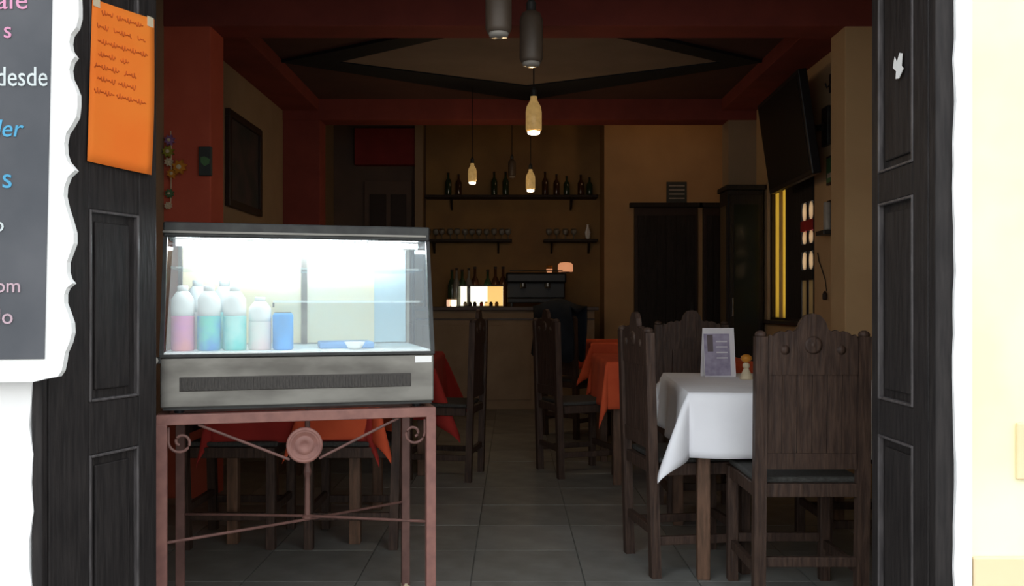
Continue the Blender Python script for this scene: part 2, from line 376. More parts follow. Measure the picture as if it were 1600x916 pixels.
text('pm', 35, 457, .048, 'chalk_rose', t); text('lo', 23, 506, .052, 'chalk_rose', t)

# torn sticker on the right leaf
t = thing('sticker', 'small torn white sticker near the top of the right shop door', 'sticker', (1.0375, 0, 0))
D0 = 2.415
pts = [(-.012,.032),(-.004,.012),(.006,.034),(.016,.028),(.013,-.004),(.020,-.014),(.004,-.034),(-.008,-.030),(-.006,-.010),(-.018,.004)]
bm = bmesh.new(); z0 = Z(104, D0); vs = [bm.verts.new((.002, D0-a*1.7, z0+b)) for a, b in pts]; ws = [bm.verts.new((.0035, D0-a*1.7, z0+b)) for a, b in pts]
bm.faces.new(vs); bm.faces.new(ws[::-1])
for k in range(len(pts)): bm.faces.new((vs[k], ws[k], ws[(k+1)%len(pts)], vs[(k+1)%len(pts)]))
bmesh.ops.recalc_face_normals(bm, faces=bm.faces[:]); obj('torn_paper', bm, 'white_paint', t)
# little tan plate on the yellow wall at the frame edge
t = thing('wall_plate', 'narrow tan plate on the pale yellow wall right of the door', 'wall plate', (1.268, YF+.004, Z(705, YF)))
obj('plate', B((-.03,-.010,-.07),(.05,0,.07), .004), 'facade_ochre', t); obj('screw', lathe([(.004,-.012),(.004,-.009)], 8, (.01,0,.055), 'Y'), 'steel', t); obj('screw', lathe([(.004,-.012),(.004,-.009)], 8, (.01,0,-.055), 'Y'), 'steel', t)

# ---------------------------------------------------------------- iron stand and refrigerated case
CO = (-1.070, 2.69, 0); CA = math.atan2(.22, .823); CW, CDp = .852, .60
TT = .765
t = thing('iron_stand', 'rust-red iron table stand with scrolls and a round medallion under the display case', 'stand', CO, CA)
r = .0155
legs = [(r, r), (CW-r, r), (r, CDp-r), (CW-r, CDp-r)]
for i, (x, y) in enumerate(legs):
    l = obj('leg', B((x-r, y-r, .012), (x+r, y+r, TT-.03), .002), 'iron' if i < 2 else 'iron_dark', t)
    obj('foot_cap', lathe([(.012,0),(.017,.004),(.017,.02),(.012,.024)], 12, (x, y, 0)), 'cream', l)
for q in (((0,0),(CW,.032)), ((0,CDp-.032),(CW,CDp))): obj('rail', B((q[0][0],q[0][1],TT-.032), (q[1][0],q[1][1],TT), .003), 'iron', t)
for x in (0, CW-.032): obj('rail', B((x,.032,TT-.032), (x+.032,CDp-.032,TT), .003), 'iron', t)
mx, mz = .436, .657
obj('medallion', lathe([(.004,.0),(.051,.0),(.053,-.006),(.045,-.012),(.040,-.009),(.030,-.010),(.022,-.020),(.012,-.012),(.004,-.011)], 28, (mx, .012, mz), 'Y'), 'iron', t, True)
obj('medallion_ring', lathe([(.048,.010),(.056,.006),(.056,-.010),(.048,-.013),(.045,-.008)], 28, (mx, .010, mz), 'Y'), 'iron', t, True)
for s, x0 in ((1, .12), (-1, CW-.12)): obj('brace_rod', tube([(x0, .016, TT-.034), (mx-s*.045, .016, mz-.045)], .0045, 8), 'iron_dark', t)
for s, x0 in ((1, .034), (-1, CW-.034)):
    path = [(x0, .016, TT-.04)]
    for k in range(26):
        a = PI - k*.30; rr = .036*(1-k/34)
        path.append((x0+s*(.036+rr*math.cos(a)), .016, TT-.085+rr*math.sin(a)*-1*-1 if False else TT-.085-rr*math.sin(PI-a)))
    obj('scroll', tube(path, .0045, 8), 'iron_dark', t)
cxm, cym, czm = CW/2+.03, CDp/2, .355
obj('cross_rod', tube([(r, r, .375), (cxm, cym, czm), (CW-r, CDp-r, .335)], .0048, 8), 'iron_dark', t)
obj('cross_rod', tube([(CW-r, r, .39), (cxm, cym, czm+.012), (r, CDp-r, .335)], .0048, 8), 'iron_dark', t)
obj('centre_post', lathe([(.006,czm),(.018,czm+.004),(.019,czm+.012),(.010,czm+.018),(.009,.5),(.014,.52),(.009,.54),(.009,TT-.03),(.016,TT-.02)], 12, (cxm, cym, 0)), 'iron_dark', t)
obj('cross_rail', B((.032, cym-.012, TT-.028), (CW-.032, cym+.012, TT-.004), .002), 'iron_dark', t)

cz = TT+.004
t = thing('display_case', 'glass-fronted refrigerated display case with a steel base on the iron stand', 'display case', (CO[0], CO[1], cz), CA)
xa, xb = .012, CW-.006
for x in (xa+.05, xb-.05):
    for y in (.05, CDp-.05): obj('foot', lathe([(.014,-.004),(.016,.012)], 12, (x, y, 0)), 'black', t)
obj('base_pan', B((xa+.006,.012,.008), (xb-.006,CDp-.01,.022)), 'dark_metal', t)
bs = obj('base_panel', B((xa,.004,.016), (xb,CDp-.01,.168), .004), 'steel', t)
vent = obj('vent_recess', B((xa+.055, -.001, .065), (xb-.075, .006, .108), .002), 'slot', bs)
for k in range(36):
    x = xa+.062+k*(xb-xa-.145)/36; o = obj('louvre', B((x, -.003, .069), (x+.010, .001, .104)), 'slot', bs) if k == 0 else None
    if k == 0: lv = o; lx = x
    else: o = lv.copy(); COL.objects.link(o); o.location.x = x-lx
st = obj('sticker', B((xb-.062, .001, .142), (xb-.008, .0045, .162)), 'white_paint', bs)
obj('lower_trim', B((xa-.002, -.002, .168), (xb+.002, CDp-.01, .178), .002), 'dark_metal', t)
obj('lock_knob', lathe([(.011,-.014),(.012,-.004),(.006,.0)], 12, (xa-.016, .012, .160), 'Y'), 'grey_tube', t); obj('lock_arm', B((xa-.022,.004,.15),(xa+.002,.02,.17),.002), 'dark_metal', t)
ZB, ZT, YT = .178, .540, .11
obj('deck', B((xa+.006,.008,.176), (xb-.006,CDp-.03,.182)), 'case_white', t)
# slanted front pane, side panes
def pane(pts, th, m, nm, parent, nrm):
    n = Vector(nrm).normalized()*th; return obj(nm, hexa([tuple(Vector(p)) for p in pts]+[tuple(Vector(p)+n) for p in pts]), m, parent)
pane([(xa+.012,.010,ZB),(xb-.012,.010,ZB),(xb-.012,YT,ZT),(xa+.012,YT,ZT)], .004, 'glass', 'front_pane', t, (0,-1,.3))
for x in (xa+.004, xb-.008):
    pane([(x,.014,ZB),(x,CDp-.03,ZB),(x,CDp-.03,ZT),(x,YT+.002,ZT)], .004, 'glass', 'side_pane', t, (1,0,0))
for x in (xa+.004, xb-.004):                       # slanted front stiles
    obj('front_stile', hexa([(x-.006,.002,ZB),(x+.006,.002,ZB),(x+.006,.018,ZB),(x-.006,.018,ZB),(x-.006,YT-.008,ZT),(x+.006,YT-.008,ZT),(x+.006,YT+.010,ZT),(x-.006,YT+.010,ZT)]), 'dark_metal', t)
    obj('rear_stile', B((x-.006,CDp-.045,ZB),(x+.006,CDp-.028,ZT)), 'steel', t)
obj('top_cap', B((xa-.002, YT-.012, ZT), (xb+.002, CDp-.01, ZT+.048), .005), 'dark_metal', t)
obj('top_trim', B((xa-.003, YT-.018, ZT+.012), (xb-.01, YT-.011, ZT+.020), .001), 'steel', t)
obj('rear_frame', B((xa+.008, CDp-.030, ZB), (xb-.008, CDp-.026, ZT)), 'case_white', t)
sd = obj('sliding_door', B((xa+.014, CDp-.040, ZB+.008), (xa+.452, CDp-.034, ZT-.008)), 'case_cream', t)
obj('sliding_door', B((xa+.430, CDp-.050, ZB+.008), (xa+.70, CDp-.043, ZT-.008)), 'case_cream', t)
obj('sliding_door', B((xa+.69, CDp-.046, ZB+.008), (xb-.014, CDp-.040, ZT-.008)), 'case_blue', t)
obj('door_stile', B((xa+.430, CDp-.056, ZB+.004), (xa+.452, CDp-.050, ZT-.004)), 'steel', sd)
obj('lamp_tube', tube([(xa+.03, YT+.05, ZT-.014), (xb-.03, YT+.05, ZT-.014)], .009, 10), 'led', t, True)
obj('lamp_tube', tube([(xa+.03, CDp-.10, ZT-.014), (xb-.03, CDp-.10, ZT-.014)], .007, 10), 'led', t, True)
obj('shelf', B((xa+.33, .14, .335), (xb-.012, CDp-.07, .342)), 'glass_shelf', t)
obj('shelf', B((xa+.012, .17, .445), (xb-.012, CDp-.07, .451)), 'glass_shelf', t)
for x in (xa+.33,): obj('shelf_bracket', B((x-.003,.16,.32),(x+.003,CDp-.06,.335)), 'steel', t)
# goods inside
ca, sa = math.cos(CA), math.sin(CA)
def case_pt(x, y, z): return (CO[0]+ca*x-sa*y, CO[1]+sa*x+ca*y, cz+z)
def bottle(x, y, m, label, capm='white_paint', h=.205, r=.036):
    t = thing('drink_bottle', label, 'bottle', case_pt(x, y, .182), CA, 'bottles in the display case')
    obj('body', lathe([(r*.9,0),(r,.006),(r,h*.52),(r*.98,h*.54)], 20), m, t, True)
    obj('shoulder', lathe([(r*.97,h*.54),(r*.99,h*.62),(r*.96,h*.80),(r*.6,h*.90),(r*.42,h*.93)], 20), capm, t, True)
    obj('cap', lathe([(r*.46,h*.92),(r*.46,h),(r*.40,h*1.01)], 16), capm, t, True)
bottle(.063, .15, 'c_pink', 'drink bottle with pink label at the left end of the display case')
bottle(.143, .14, 'c_blue', 'drink bottle with blue label beside the pink one in the case')
bottle(.222, .14, 'c_teal', 'drink bottle with teal label in the middle of the case row')
bottle(.300, .145, 'c_rose', 'drink bottle with pale rose label next to the bright blue can', h=.17)
t = thing('drink_can', 'bright blue can at the right end of the bottle row', 'can', case_pt(.372, .135, .182), CA)
obj('body', lathe([(.028,0),(.033,.005),(.033,.112),(.027,.120)], 20), 'c_sky', t, True); obj('lid', lathe([(.027,.119),(.027,.122)], 20), 'steel', t)
bottle(.10, .26, 'c_rose', 'tall pale bottle standing behind the pink and blue ones', h=.225)
bottle(.185, .25, 'c_teal', 'tall teal bottle standing behind the blue one', h=.225)
t = thing('tray', 'low light blue tray on the floor of the display case', 'tray', case_pt(.56, .20, .182), CA)
obj('tray_body', B((-.07,-.05,0),(.11,.10,.022), .006), 'tray_blue', t)
t = thing('bowl', 'small white bowl beside the blue tray in the case', 'bowl', case_pt(.60, .10, .182), CA)
obj('bowl_body', lathe([(.012,0),(.022,.004),(.034,.024),(.031,.025),(.014,.010)], 20), 'white_paint', t, True)

# ================================================================ FURNITURE
def make_chair(label, wood='chair_wood', W=.405, H=1.02, crest=True):
    """seat faces +y, origin below the middle of the back"""
    t = thing('carved_chair', label, 'chair'); hw = W/2; p = .030
    def post(s):
        x = s*(hw-p/2-.005); return hexa([(x-.021,-.018,0),(x+.021,-.018,0),(x+.021,.022,0),(x-.021,.022,0)][:4]+[(x-.021,-.045,H-.015),(x+.021,-.045,H-.015),(x+.021,-.008,H-.015),(x-.021,-.008,H-.015)])
    for s in (-1, 1):
        l = obj('leg', post(s), wood, t)
        x = s*(hw-p/2-.005); obj('finial', lathe([(.019,H-.016),(.021,H-.008),(.017,H+.001),(.006,H+.006)], 10, (x,-.027,0)), wood, l, True)
        obj('leg', B((x-.020,.36,0),(x+.020,.40,.458), .003), wood, t)
        obj('side_rail', B((x-.015,.02,.41),(x+.015,.362,.458), .003), wood, t)
        obj('side_stretcher', B((x-.011,.018,.13),(x+.011,.362,.165), .003), wood, t)
    obj('front_rail', B((-hw+.04,.365,.41),(hw-.04,.392,.458), .003), wood, t)
    obj('rear_rail', B((-hw+.04,-.018,.415),(hw-.04,.010,.462), .003), wood, t)
    obj('front_stretcher', B((-hw+.04,.368,.155),(hw-.04,.390,.19), .003), wood, t)
    obj('rear_stretcher', B((-hw+.04,-.012,.165),(hw-.04,.012,.20), .003), wood, t)
    obj('seat', B((-hw+.012,.014,.459),(hw-.012,.41,.482), .008), 'seat', t)
    def yb(z): return -.018*(z/1.0)*1.5
    def bp(x0, x1, z0, z1, th, m=wood, nm='slat'):
        y0, y1 = yb(z0), yb(z1); q = th/2
        return obj(nm, hexa([(x0,y0-q+.002,z0),(x1,y0-q+.002,z0),(x1,y0+q+.002,z0),(x0,y0+q+.002,z0),(x0,y1-q+.002,z1),(x1,y1-q+.002,z1),(x1,y1+q+.002,z1),(x0,y1+q+.002,z1)]), m, t)
    a, b = -hw+.043, hw-.043
    bp(a, b, .515, .572, .024, nm='lower_back_rail')
    n = 6; sw = (b-a)/n
    for k in range(n): bp(a+k*sw+.0012, a+(k+1)*sw-.0012, .568, H-.135, .014)
    bp(a, b, H-.15, H-.085, .024, nm='upper_back_rail')
    if crest:
        pts = [(a,H-.09),(b,H-.09)]
        prof = [(1,.055),(.95,.072),(.88,.066),(.80,.078),(.70,.084),(.60,.080),(.52,.088),(.42,.082),(.34,.090),(.28,.118),(.16,.140),(0,.146),(-.16,.140),(-.28,.118),(-.34,.090),(-.42,.082),(-.52,.088),(-.60,.080),(-.70,.084),(-.80,.078),(-.88,.066),(-.95,.072),(-1,.055)]
        prof = [(u*b, H-.09+.01+v) for u, v in prof]
        y = yb(H-.05)
        cr = obj('carved_crest', prism(pts+prof, y-.010, y+.012), wood, t)
        obj('rosette', lathe([(.003,y+.0),(.030,y+.0),(.032,y-.014),(.022,y-.018),(.012,y-.014),(.003,y-.020)], 14, (0,0,H-.045), 'Y'), wood, cr, True)
        for s in (-1, 1): obj('rosette', lathe([(.003,y+.0),(.016,y+.0),(.017,y-.013),(.003,y-.017)], 12, (s*b*.62,0,H-.062), 'Y'), wood, cr, True)
    return t
GC = 'carved wooden dining chairs'
proto = make_chair('dark carved wooden chair in the right foreground, its back to the street', H=1.0)
proto.location = (1.06, 3.19, 0); proto['group'] = GC
def chair(x, y, rz, label): return dup(proto, (x, y, 0), rz, label, GC)
R = math.radians
chair(.545, 3.78, R(-81), 'carved wooden chair seen from its side, at the aisle edge of the white table')
chair(.99, 4.92, R(180), 'carved wooden chair at the far end of the white-clothed table')
chair(1.74, 4.05, R(90), 'carved wooden chair between the white-clothed table and the right wall')
chair(-.53, 4.20, R(90), 'carved wooden chair side-on behind the display case, nearer the aisle')
chair(-1.46, 4.20, R(-90), 'carved wooden chair side-on behind the display case, nearer the left wall')
chair(-.235, 5.70, R(80), 'carved wooden chair at the aisle side of the farther left table')
chair(.245, 5.80, R(-71), 'carved wooden chair turned sideways at the orange-clothed right table')

def make_table(label, x, y, rz, hx, hy, H=.745):
    t = thing('dining_table', label, 'table', (x, y, 0), rz, 'wooden dining tables')
    obj('tabletop', B((-hx,-hy,H-.028),(hx,hy,H), .004), 'table_wood', t)
    for sx in (-1, 1):
        for sy in (-1, 1): obj('leg', B((sx*(hx-.06)-.025, sy*(hy-.06)-.025, 0), (sx*(hx-.06)+.025, sy*(hy-.06)+.025, H-.028), .003), 'table_wood', t)
        obj('apron', B((sx*(hx-.06)-.011, -hy+.085, H-.11), (sx*(hx-.06)+.011, hy-.085, H-.028)), 'table_wood', t)
        obj('apron', B((-hx+.085, sx*(hy-.06)-.011, H-.11), (hx-.085, sx*(hy-.06)+.011, H-.028)), 'table_wood', t)
    return t
def cloth(name, label, m, x, y, rz, hx, hy, hang, group, H=.747, seed=1, hang_side=None, flare=.45, cat='tablecloth'):
    random.seed(seed); bm = bmesh.new(); n = 56; hs = hang_side or hang
    ax, ay = hx+.006, hy+.006; LX, LY = ax+hs, ay+hang; g = {}
    ph = [random.uniform(0, 6) for _ in range(4)]
    def vals(a, L, k): 
        s = sorted(set([-L+2*L*i/k for i in range(k+1)]+[-a, a])); return s
    us, vs_ = vals(ax, LX, n), vals(ay, LY, n)
    for i, u in enumerate(us):
        for j, v in enumerate(vs_):
            ex, ey = max(abs(u)-ax, 0), max(abs(v)-ay, 0); su, sv = (1 if u > 0 else -1), (1 if v > 0 else -1)
            px_, py_ = max(-ax, min(ax, u)), max(-ay, min(ay, v)); r_ = math.hypot(ex, ey)
            if r_ == 0: p = (px_, py_, H+.002+.0008*math.sin(u*22+ph[0])*math.sin(v*19))
            else:
                q = math.atan2(ey, ex); cor = math.sin(2*q); out = .010+.05*r_+flare*r_*cor**2
                wave = .014*(r_/.27)*math.sin((v if ex > ey else u)*17+ph[1])*(1-cor)
                o_ = out+wave
                dx_, dy_ = math.cos(q), math.sin(q)
                zz = H-math.sqrt(max(r_*r_-(flare*.8*r_*cor**2)**2, 0))
                p = (px_+su*o_*dx_, py_+sv*o_*dy_, zz)
            g[i, j] = bm.verts.new(p)
    for i in range(len(us)-1):
        for j in range(len(vs_)-1): bm.faces.new((g[i,j], g[i+1,j], g[i+1,j+1], g[i,j+1]))
    o = obj(name, bm, m, None, True, label=label, category=cat, group=group); o.location = (x, y, 0); o.rotation_euler = (0,0,rz)
    s = o.modifiers.new('thick', 'SOLIDIFY'); s.thickness = .002; s.offset = 1
    return o
TX, TY, TR = 1.185, 4.00, R(-4)
make_table('wooden table under the white cloth in the right foreground', TX, TY, TR, .45, .50)
cloth('tablecloth', 'white tablecloth hanging in points over the right foreground table', 'cloth_white', TX, TY, TR, .45, .50, .25, 'tablecloths', seed=4)
make_table('wooden table under the orange cloth beyond the white one', 1.02, 5.86, 0, .44, .46)
cloth('tablecloth', 'orange red tablecloth on the right table beyond the white one', 'cloth_orange', 1.02, 5.86, 0, .44, .46, .28, 'tablecloths', seed=5, flare=.12)
make_table('wooden table under an orange cloth, farthest on the right', 1.06, 7.45, 0, .42, .36)
cloth('tablecloth', 'orange tablecloth on the farthest right table', 'cloth_orange', 1.06, 7.45, 0, .42, .36, .25, 'tablecloths', seed=6, H=.79)
make_table('wooden table under the red cloth right behind the display case', -1.0, 4.46, 0, .34, .40)
cloth('tablecloth', 'red tablecloth on the table right behind the display case', 'cloth_red', -1.0, 4.46, 0, .34, .40, .27, 'tablecloths', seed=7, flare=.15)
make_table('wooden table under the red cloth, farther back on the left', -.98, 6.15, 0, .46, .46)
cloth('tablecloth', 'red tablecloth on the farther left table by the aisle', 'cloth_red', -.98, 6.15, 0, .46, .46, .38, 'tablecloths', seed=8)
# orange overlays
def overlay(label, x, y, rz, hx, hy, hang, H, seed): return cloth('table_overlay', label, 'cloth_orange', x, y, rz, hx, hy, hang, 'orange overlays', H=H, seed=seed, cat='cloth', flare=.3)
overlay('bright orange overlay hanging over the near corner of the red-clothed table', -.772, 4.182, 0, .135, .135, .26, .752, 9)

# menu card and ceramic figure on the white table
t = thing('menu_card', 'white and lavender folded menu card standing on the white tablecloth', 'menu card', (X(1122,4.3), 4.3, .752), R(6))
for s, m in ((-1, 'paper'), (1, 'paper')):
    obj('card_leaf', hexa([(-.077, s*.032-.0012, 0),(.077, s*.032-.0012, 0),(.077, s*.032+.0012, 0),(-.077, s*.032+.0012, 0),(-.077,-.0012+s*.0013,.232),(.077,-.0012+s*.0013,.232),(.077,.0012+s*.0013,.232),(-.077,.0012+s*.0013,.232)]), m, t)
def cardpt(x, z, o=.0025): return (x, -.032*(1-z/.232)-.0013-o, z)
def cardpatch(nm, x0, x1, z0, z1, m, o=.0022):
    a = [cardpt(x0,z0,o), cardpt(x1,z0,o), cardpt(x1,z1,o), cardpt(x0,z1,o)]; obj(nm, hexa([(p[0],p[1],p[2]) for p in a]+[(p[0],p[1]+.0008,p[2]) for p in a]), m, t)
cardpatch('printed_picture', -.074, .052, .006, .205, 'paper_lav'); cardpatch('printed_strip', -.058, -.030, .12, .20, 'paper_grey', .003)
for k in range(4): cardpatch('printed_line', -.015, .040, .165-k*.026, .171-k*.026, 'paper', .003)
t = thing('figurine', 'little ceramic figure with amber head beside the menu card', 'figurine', (X(1166,4.15), 4.15, .751))
obj('skirt', lathe([(.030,0),(.031,.006),(.024,.022),(.013,.046),(.011,.052)], 18), 'cream', t, True)
obj('bodice', lathe([(.011,.05),(.017,.058),(.016,.07),(.008,.078)], 16), 'cream', t, True)
obj('head', lathe([(.006,.077),(.018,.082),(.026,.094),(.024,.106),(.012,.114),(.003,.116)], 18), 'amber', t, True)

# dark blue jacket over the back of the chair near the bar
bm = bmesh.new(); n1, n2 = 18, 10; g = {}
for i in range(n1+1):
    for j in range(n2+1):
        u, v = i/n1, j/n2; z = 1.10-.52*abs(2*v-1)**1.0 if False else None
        s = 2*v-1; z = 1.085+.02*math.sin(u*PI)-.50*max(abs(s)-.12, 0)*(1.0+.15*math.sin(u*9)); yy = .085*min(abs(s)*5, 1)*(1 if s > 0 else -1)*(1+.3*math.sin(u*7+s*3))
        xx = (-.22+.44*u)*(1+.08*abs(s)); 
        if abs(s) < .13: z -= .015*abs(2*u-1)**3*6
        g[i,j] = bm.verts.new((xx, yy-.03, z))
for i in range(n1):
    for j in range(n2): bm.faces.new((g[i,j], g[i+1,j], g[i+1,j+1], g[i,j+1]))
o = obj('jacket', bm, 'jacket', None, True, label='dark blue jacket draped over the chair back near the bar', category='jacket')
o.location = (.40, 7.37, .04); o.rotation_euler = (0,0,R(-48)); s = o.modifiers.new('t', 'SOLIDIFY'); s.thickness = .012
chair(.40, 7.40, R(-48), 'carved wooden chair with a dark blue jacket over its back')

# ================================================================ BAR
bt = thing('bar_counter', 'tan bar counter with dark top across the back of the room', 'bar counter', (0, 9.33, 0))
obj('counter_front', B((-1.0,0,0),(.86,.06,1.03), .004), 'counter', bt); obj('counter_body', B((-.98,.06,0),(.84,.34,1.03)), 'counter', bt)
obj('countertop', B((-1.02,-.05,1.03),(.90,.38,1.07), .006), 'counter_top', bt); obj('front_moulding', B((-1.0,-.012,.93),(.86,.002,.95), .003), 'counter_top', bt)
for k in range(3): obj('front_panel', B((-.93+k*.60,-.010,.10),(-.40+k*.60,.002,.88), .004), 'counter', bt)
def shelf_(x0, x1, z, lab):
    t = thing('wall_shelf', lab, 'shelf', ((x0+x1)/2, 10.2, z)); h = (x1-x0)/2
    obj('board', B((-h,-.24,-.028),(h,0,0), .004), 'shelf', t)
    for s in (-1, 1): obj('bracket', hexa([(s*h*.7-.01,-.02,-.15),(s*h*.7+.01,-.02,-.15),(s*h*.7+.01,0,-.15),(s*h*.7-.01,0,-.15),(s*h*.7-.01,-.2,-.028),(s*h*.7+.01,-.2,-.028),(s*h*.7+.01,0,-.028),(s*h*.7-.01,0,-.028)]), 'shelf', t)
shelf_(X(664,10), X(934,10), Z(305,10), 'long dark upper shelf on the bar wall')
shelf_(X(655,10), X(800,10), Z(374,10), 'dark lower shelf on the left of the bar wall')
shelf_(X(850,10), X(934,10), Z(374,10), 'short dark lower shelf on the right of the bar wall')
def lbottle(m, h, r, label, group, loc):
    t = thing('liquor_bottle', label, 'bottle', loc, 0, group)
    obj('body', lathe([(r*.9,0),(r,.01),(r,h*.58),(r*.75,h*.68),(r*.36,h*.76),(r*.32,h*.95)], 14), m, t, True)
    obj('cap', lathe([(r*.38,h*.94),(r*.38,h)], 10), 'frame_dark', t); return t
random.seed(21)
zu, zl = Z(305,10)+.001, Z(374,10)+.001
bots = {m: lbottle(m, .27, .036, lab, grp, loc) for m, lab, grp, loc in (
   ('bottle_green', 'dark green bottle on the upper bar shelf', 'green bottles on the upper shelf', (X(772,10), 10.08, zu)),
   ('bottle_brown', 'brown bottle on the upper bar shelf', 'brown bottles on the upper shelf', (X(852,10), 10.08, zu)))}
bots['bottle_green']['label'] = 'dark green bottle left of the middle of the upper shelf'; bots['bottle_brown']['label'] = 'brown bottle right of the middle of the upper shelf'
UL = ('dark green bottle, first from the left on the upper shelf', 'brown bottle, second from the left on the upper shelf', 'dark green bottle left of the small pendant on the upper shelf', 'brown bottle fourth from the right on the upper shelf', 'dark green bottle third from the right on the upper shelf', 'brown bottle second from the right on the upper shelf', 'dark green bottle at the right end of the upper shelf')
for k, px in enumerate((700, 716, 790, 870, 886, 908, 922)):
    m = ('bottle_green', 'bottle_brown')[k % 2]; o = dup(bots[m], (X(px,10), 10.07+random.uniform(-.02,.02), zu), label=UL[k]); o.scale = (1, 1, random.uniform(.75, 1.05))
def glass_(loc, label, group, h=.12):
    t = thing('drinking_glass', label, 'glass', loc, 0, group)
    obj('bowl', lathe([(.012,h*.42),(.030,h*.55),(.034,h*.8),(.030,h),(.028,h*.98),(.030,h*.8),(.010,h*.5)], 14), 'bottle_clear', t, True)
    obj('stem', lathe([(.028,0),(.027,.004),(.005,.01),(.005,h*.44)], 12), 'bottle_clear', t, True); return t
g0 = glass_((X(668,10), 10.07, zl), 'stemmed glass on the left lower bar shelf', 'glasses on the left lower shelf')
for px in (680, 690, 703, 714, 726, 737, 748, 760, 772, 784, 794): dup(g0, (X(px,10), 10.07+random.uniform(-.03,.03), zl))
g1 = dup(g0, (X(858,10), 10.06, zl), label='stemmed glass on the right lower bar shelf', group='glasses on the right lower shelf')
for px in (870, 884, 897): dup(g1, (X(px,10), 10.06, zl))
t = thing('vase', 'small pale vase at the right end of the lower bar shelf', 'vase', (X(919,10), 10.05, zl)); obj('vase_body', lathe([(.018,0),(.03,.03),(.034,.08),(.018,.13),(.014,.16),(.018,.17)], 16), 'white_paint', t, True); t2 = t
# counter items
ct = 1.071; CD = 9.5
b0 = lbottle('bottle_green', .40, .045, 'dark green bottle on the bar counter', 'green bottles on the counter', (X(706,9.6), 9.62, ct))
b0['label'] = 'dark green bottle at the left end of the bar counter row'
for px, lb in ((722, 'dark green bottle second among the green ones on the counter'), (762, 'dark green bottle nearest the coffee machine on the counter')): dup(b0, (X(px,9.6), 9.62, ct), label=lb)
b1 = lbottle('bottle_brown', .43, .045, 'brown bottle on the bar counter', 'brown bottles on the counter', (X(742,9.6), 9.63, ct))
b1['label'] = 'brown bottle in the middle of the counter row, behind the lit cabinet'
for px, lb in ((774, 'brown bottle second from the right in the counter row'), (786, 'brown bottle at the right end of the counter row')): dup(b1, (X(px,9.6), 9.63, ct), label=lb)
b2 = lbottle('bottle_clear', .41, .036, 'clear bottle behind the left part of the lit cabinet', 'clear bottles on the counter', (X(733,9.6), 9.53, ct)); dup(b2, (X(714,9.6), 9.53, ct), label='clear bottle farther left among the dark bottles on the counter')
t = thing('lit_cabinet', 'small brightly lit glass cabinet glowing white and yellow on the counter', 'lit cabinet', (X(752,9.36), 9.36, ct))
hw_, hh = .225, .215
obj('back_light', B((-hw_,.14,.005),(.06,.15,hh)), 'glow_white', t); obj('back_light', B((.06,.14,.005),(hw_,.15,hh)), 'glow_yellow', t)
obj('base', B((-hw_-.01,0,0),(hw_+.01,.15,.008)), 'frame_dark', t); obj('top', B((-hw_-.01,0,hh),(hw_+.01,.15,hh+.01)), 'frame_dark', t)
for s in (-1, 1): obj('side_pane', B((s*hw_-.003,0,.006),(s*hw_+.003,.14,hh)), 'glass', t)
for k, (x, m) in enumerate(((-.17,'cream'),(-.12,'frame_dark'),(-.07,'frame_dark'),(.0,'red_trim'),(.05,'glow_white'),(.10,'frame_dark'),(.16,'amber'))):
    j = thing('jar', ('cream jar','dark jar at left','dark jar at the centre-left','red jar','pale jar','dark jar at right','amber jar')[k]+' inside the lit counter cabinet', 'jar', (X(752,9.36)+x, 9.42, ct+.008)); obj('body', lathe([(.018,0),(.020,.006),(.020,.028),(.012,.036)], 12), 'glow_yellow' if m == 'glow_white' else m, j, True); obj('lid', lathe([(.013,.035),(.013,.044)], 10), 'frame_dark', j)
for k, (dx, r_) in enumerate(((-.29,.030),(-.345,.020))):
    j = thing('candle_cup', ('larger glowing candle cup left of the lit cabinet','smaller glowing candle cup at the left end of the counter')[k], 'candle', (X(752,9.36)+dx, 9.40, ct)); obj('cup', lathe([(r_*.7,0),(r_,.01),(r_,.07),(r_*.9,.075)], 14), 'glow_pink' if k else 'glow_white', j, True); obj('rim', lathe([(r_*.9,.074),(r_*1.02,.076),(r_*1.02,.082)], 14), 'amber', j)
# espresso machine
t = thing('coffee_machine', 'wide black espresso machine at the right end of the bar counter', 'coffee machine', (X(838,9.42), 9.42, ct))
for s in (-1, 1):
    for y in (.05, .26): obj('foot', lathe([(.018,0),(.016,.04)], 10, (s*.26, y, 0)), 'dark_metal', t)
obj('drip_tray', B((-.30,0,.04),(.30,.30,.09), .008), 'black', t); obj('body', B((-.31,.14,.09),(.31,.30,.27), .012), 'black', t); obj('head', B((-.32,.02,.25),(.32,.30,.36), .02), 'black', t)
for x in (-.14, .12):
    q = obj('group_head', lathe([(.03,.20),(.032,.25)], 14, (x,.07,0)), 'steel', t); obj('portafilter_handle', tube([(x,.06,.205),(x,-.06,.195)], .011, 8), 'frame_dark', q)
obj('cup_rail', tube([(-.28,.04,.38),(.28,.04,.38)], .006, 8), 'steel', t)
t = thing('small_lamp', 'small peach glowing lamp on top of the coffee machine', 'lamp', (X(883,9.6), 9.54, ct+.361))
obj('shade', lathe([(.075,.01),(.080,.02),(.078,.085),(.060,.105),(.02,.11)], 18), 'glow_peach', t, True); obj('base', lathe([(.05,0),(.05,.01)], 14), 'frame_dark', t)
t = thing('cup_stack', 'low stack of glowing tan cups beside the small lamp', 'cups', (X(858,9.6), 9.54, ct+.361)); obj('cup', lathe([(.026,0),(.034,.04)], 14), 'glow_peach', t, True); obj('cup', lathe([(.034,.04),(.028,.042),(.035,.075)], 14), 'amber', t, True)

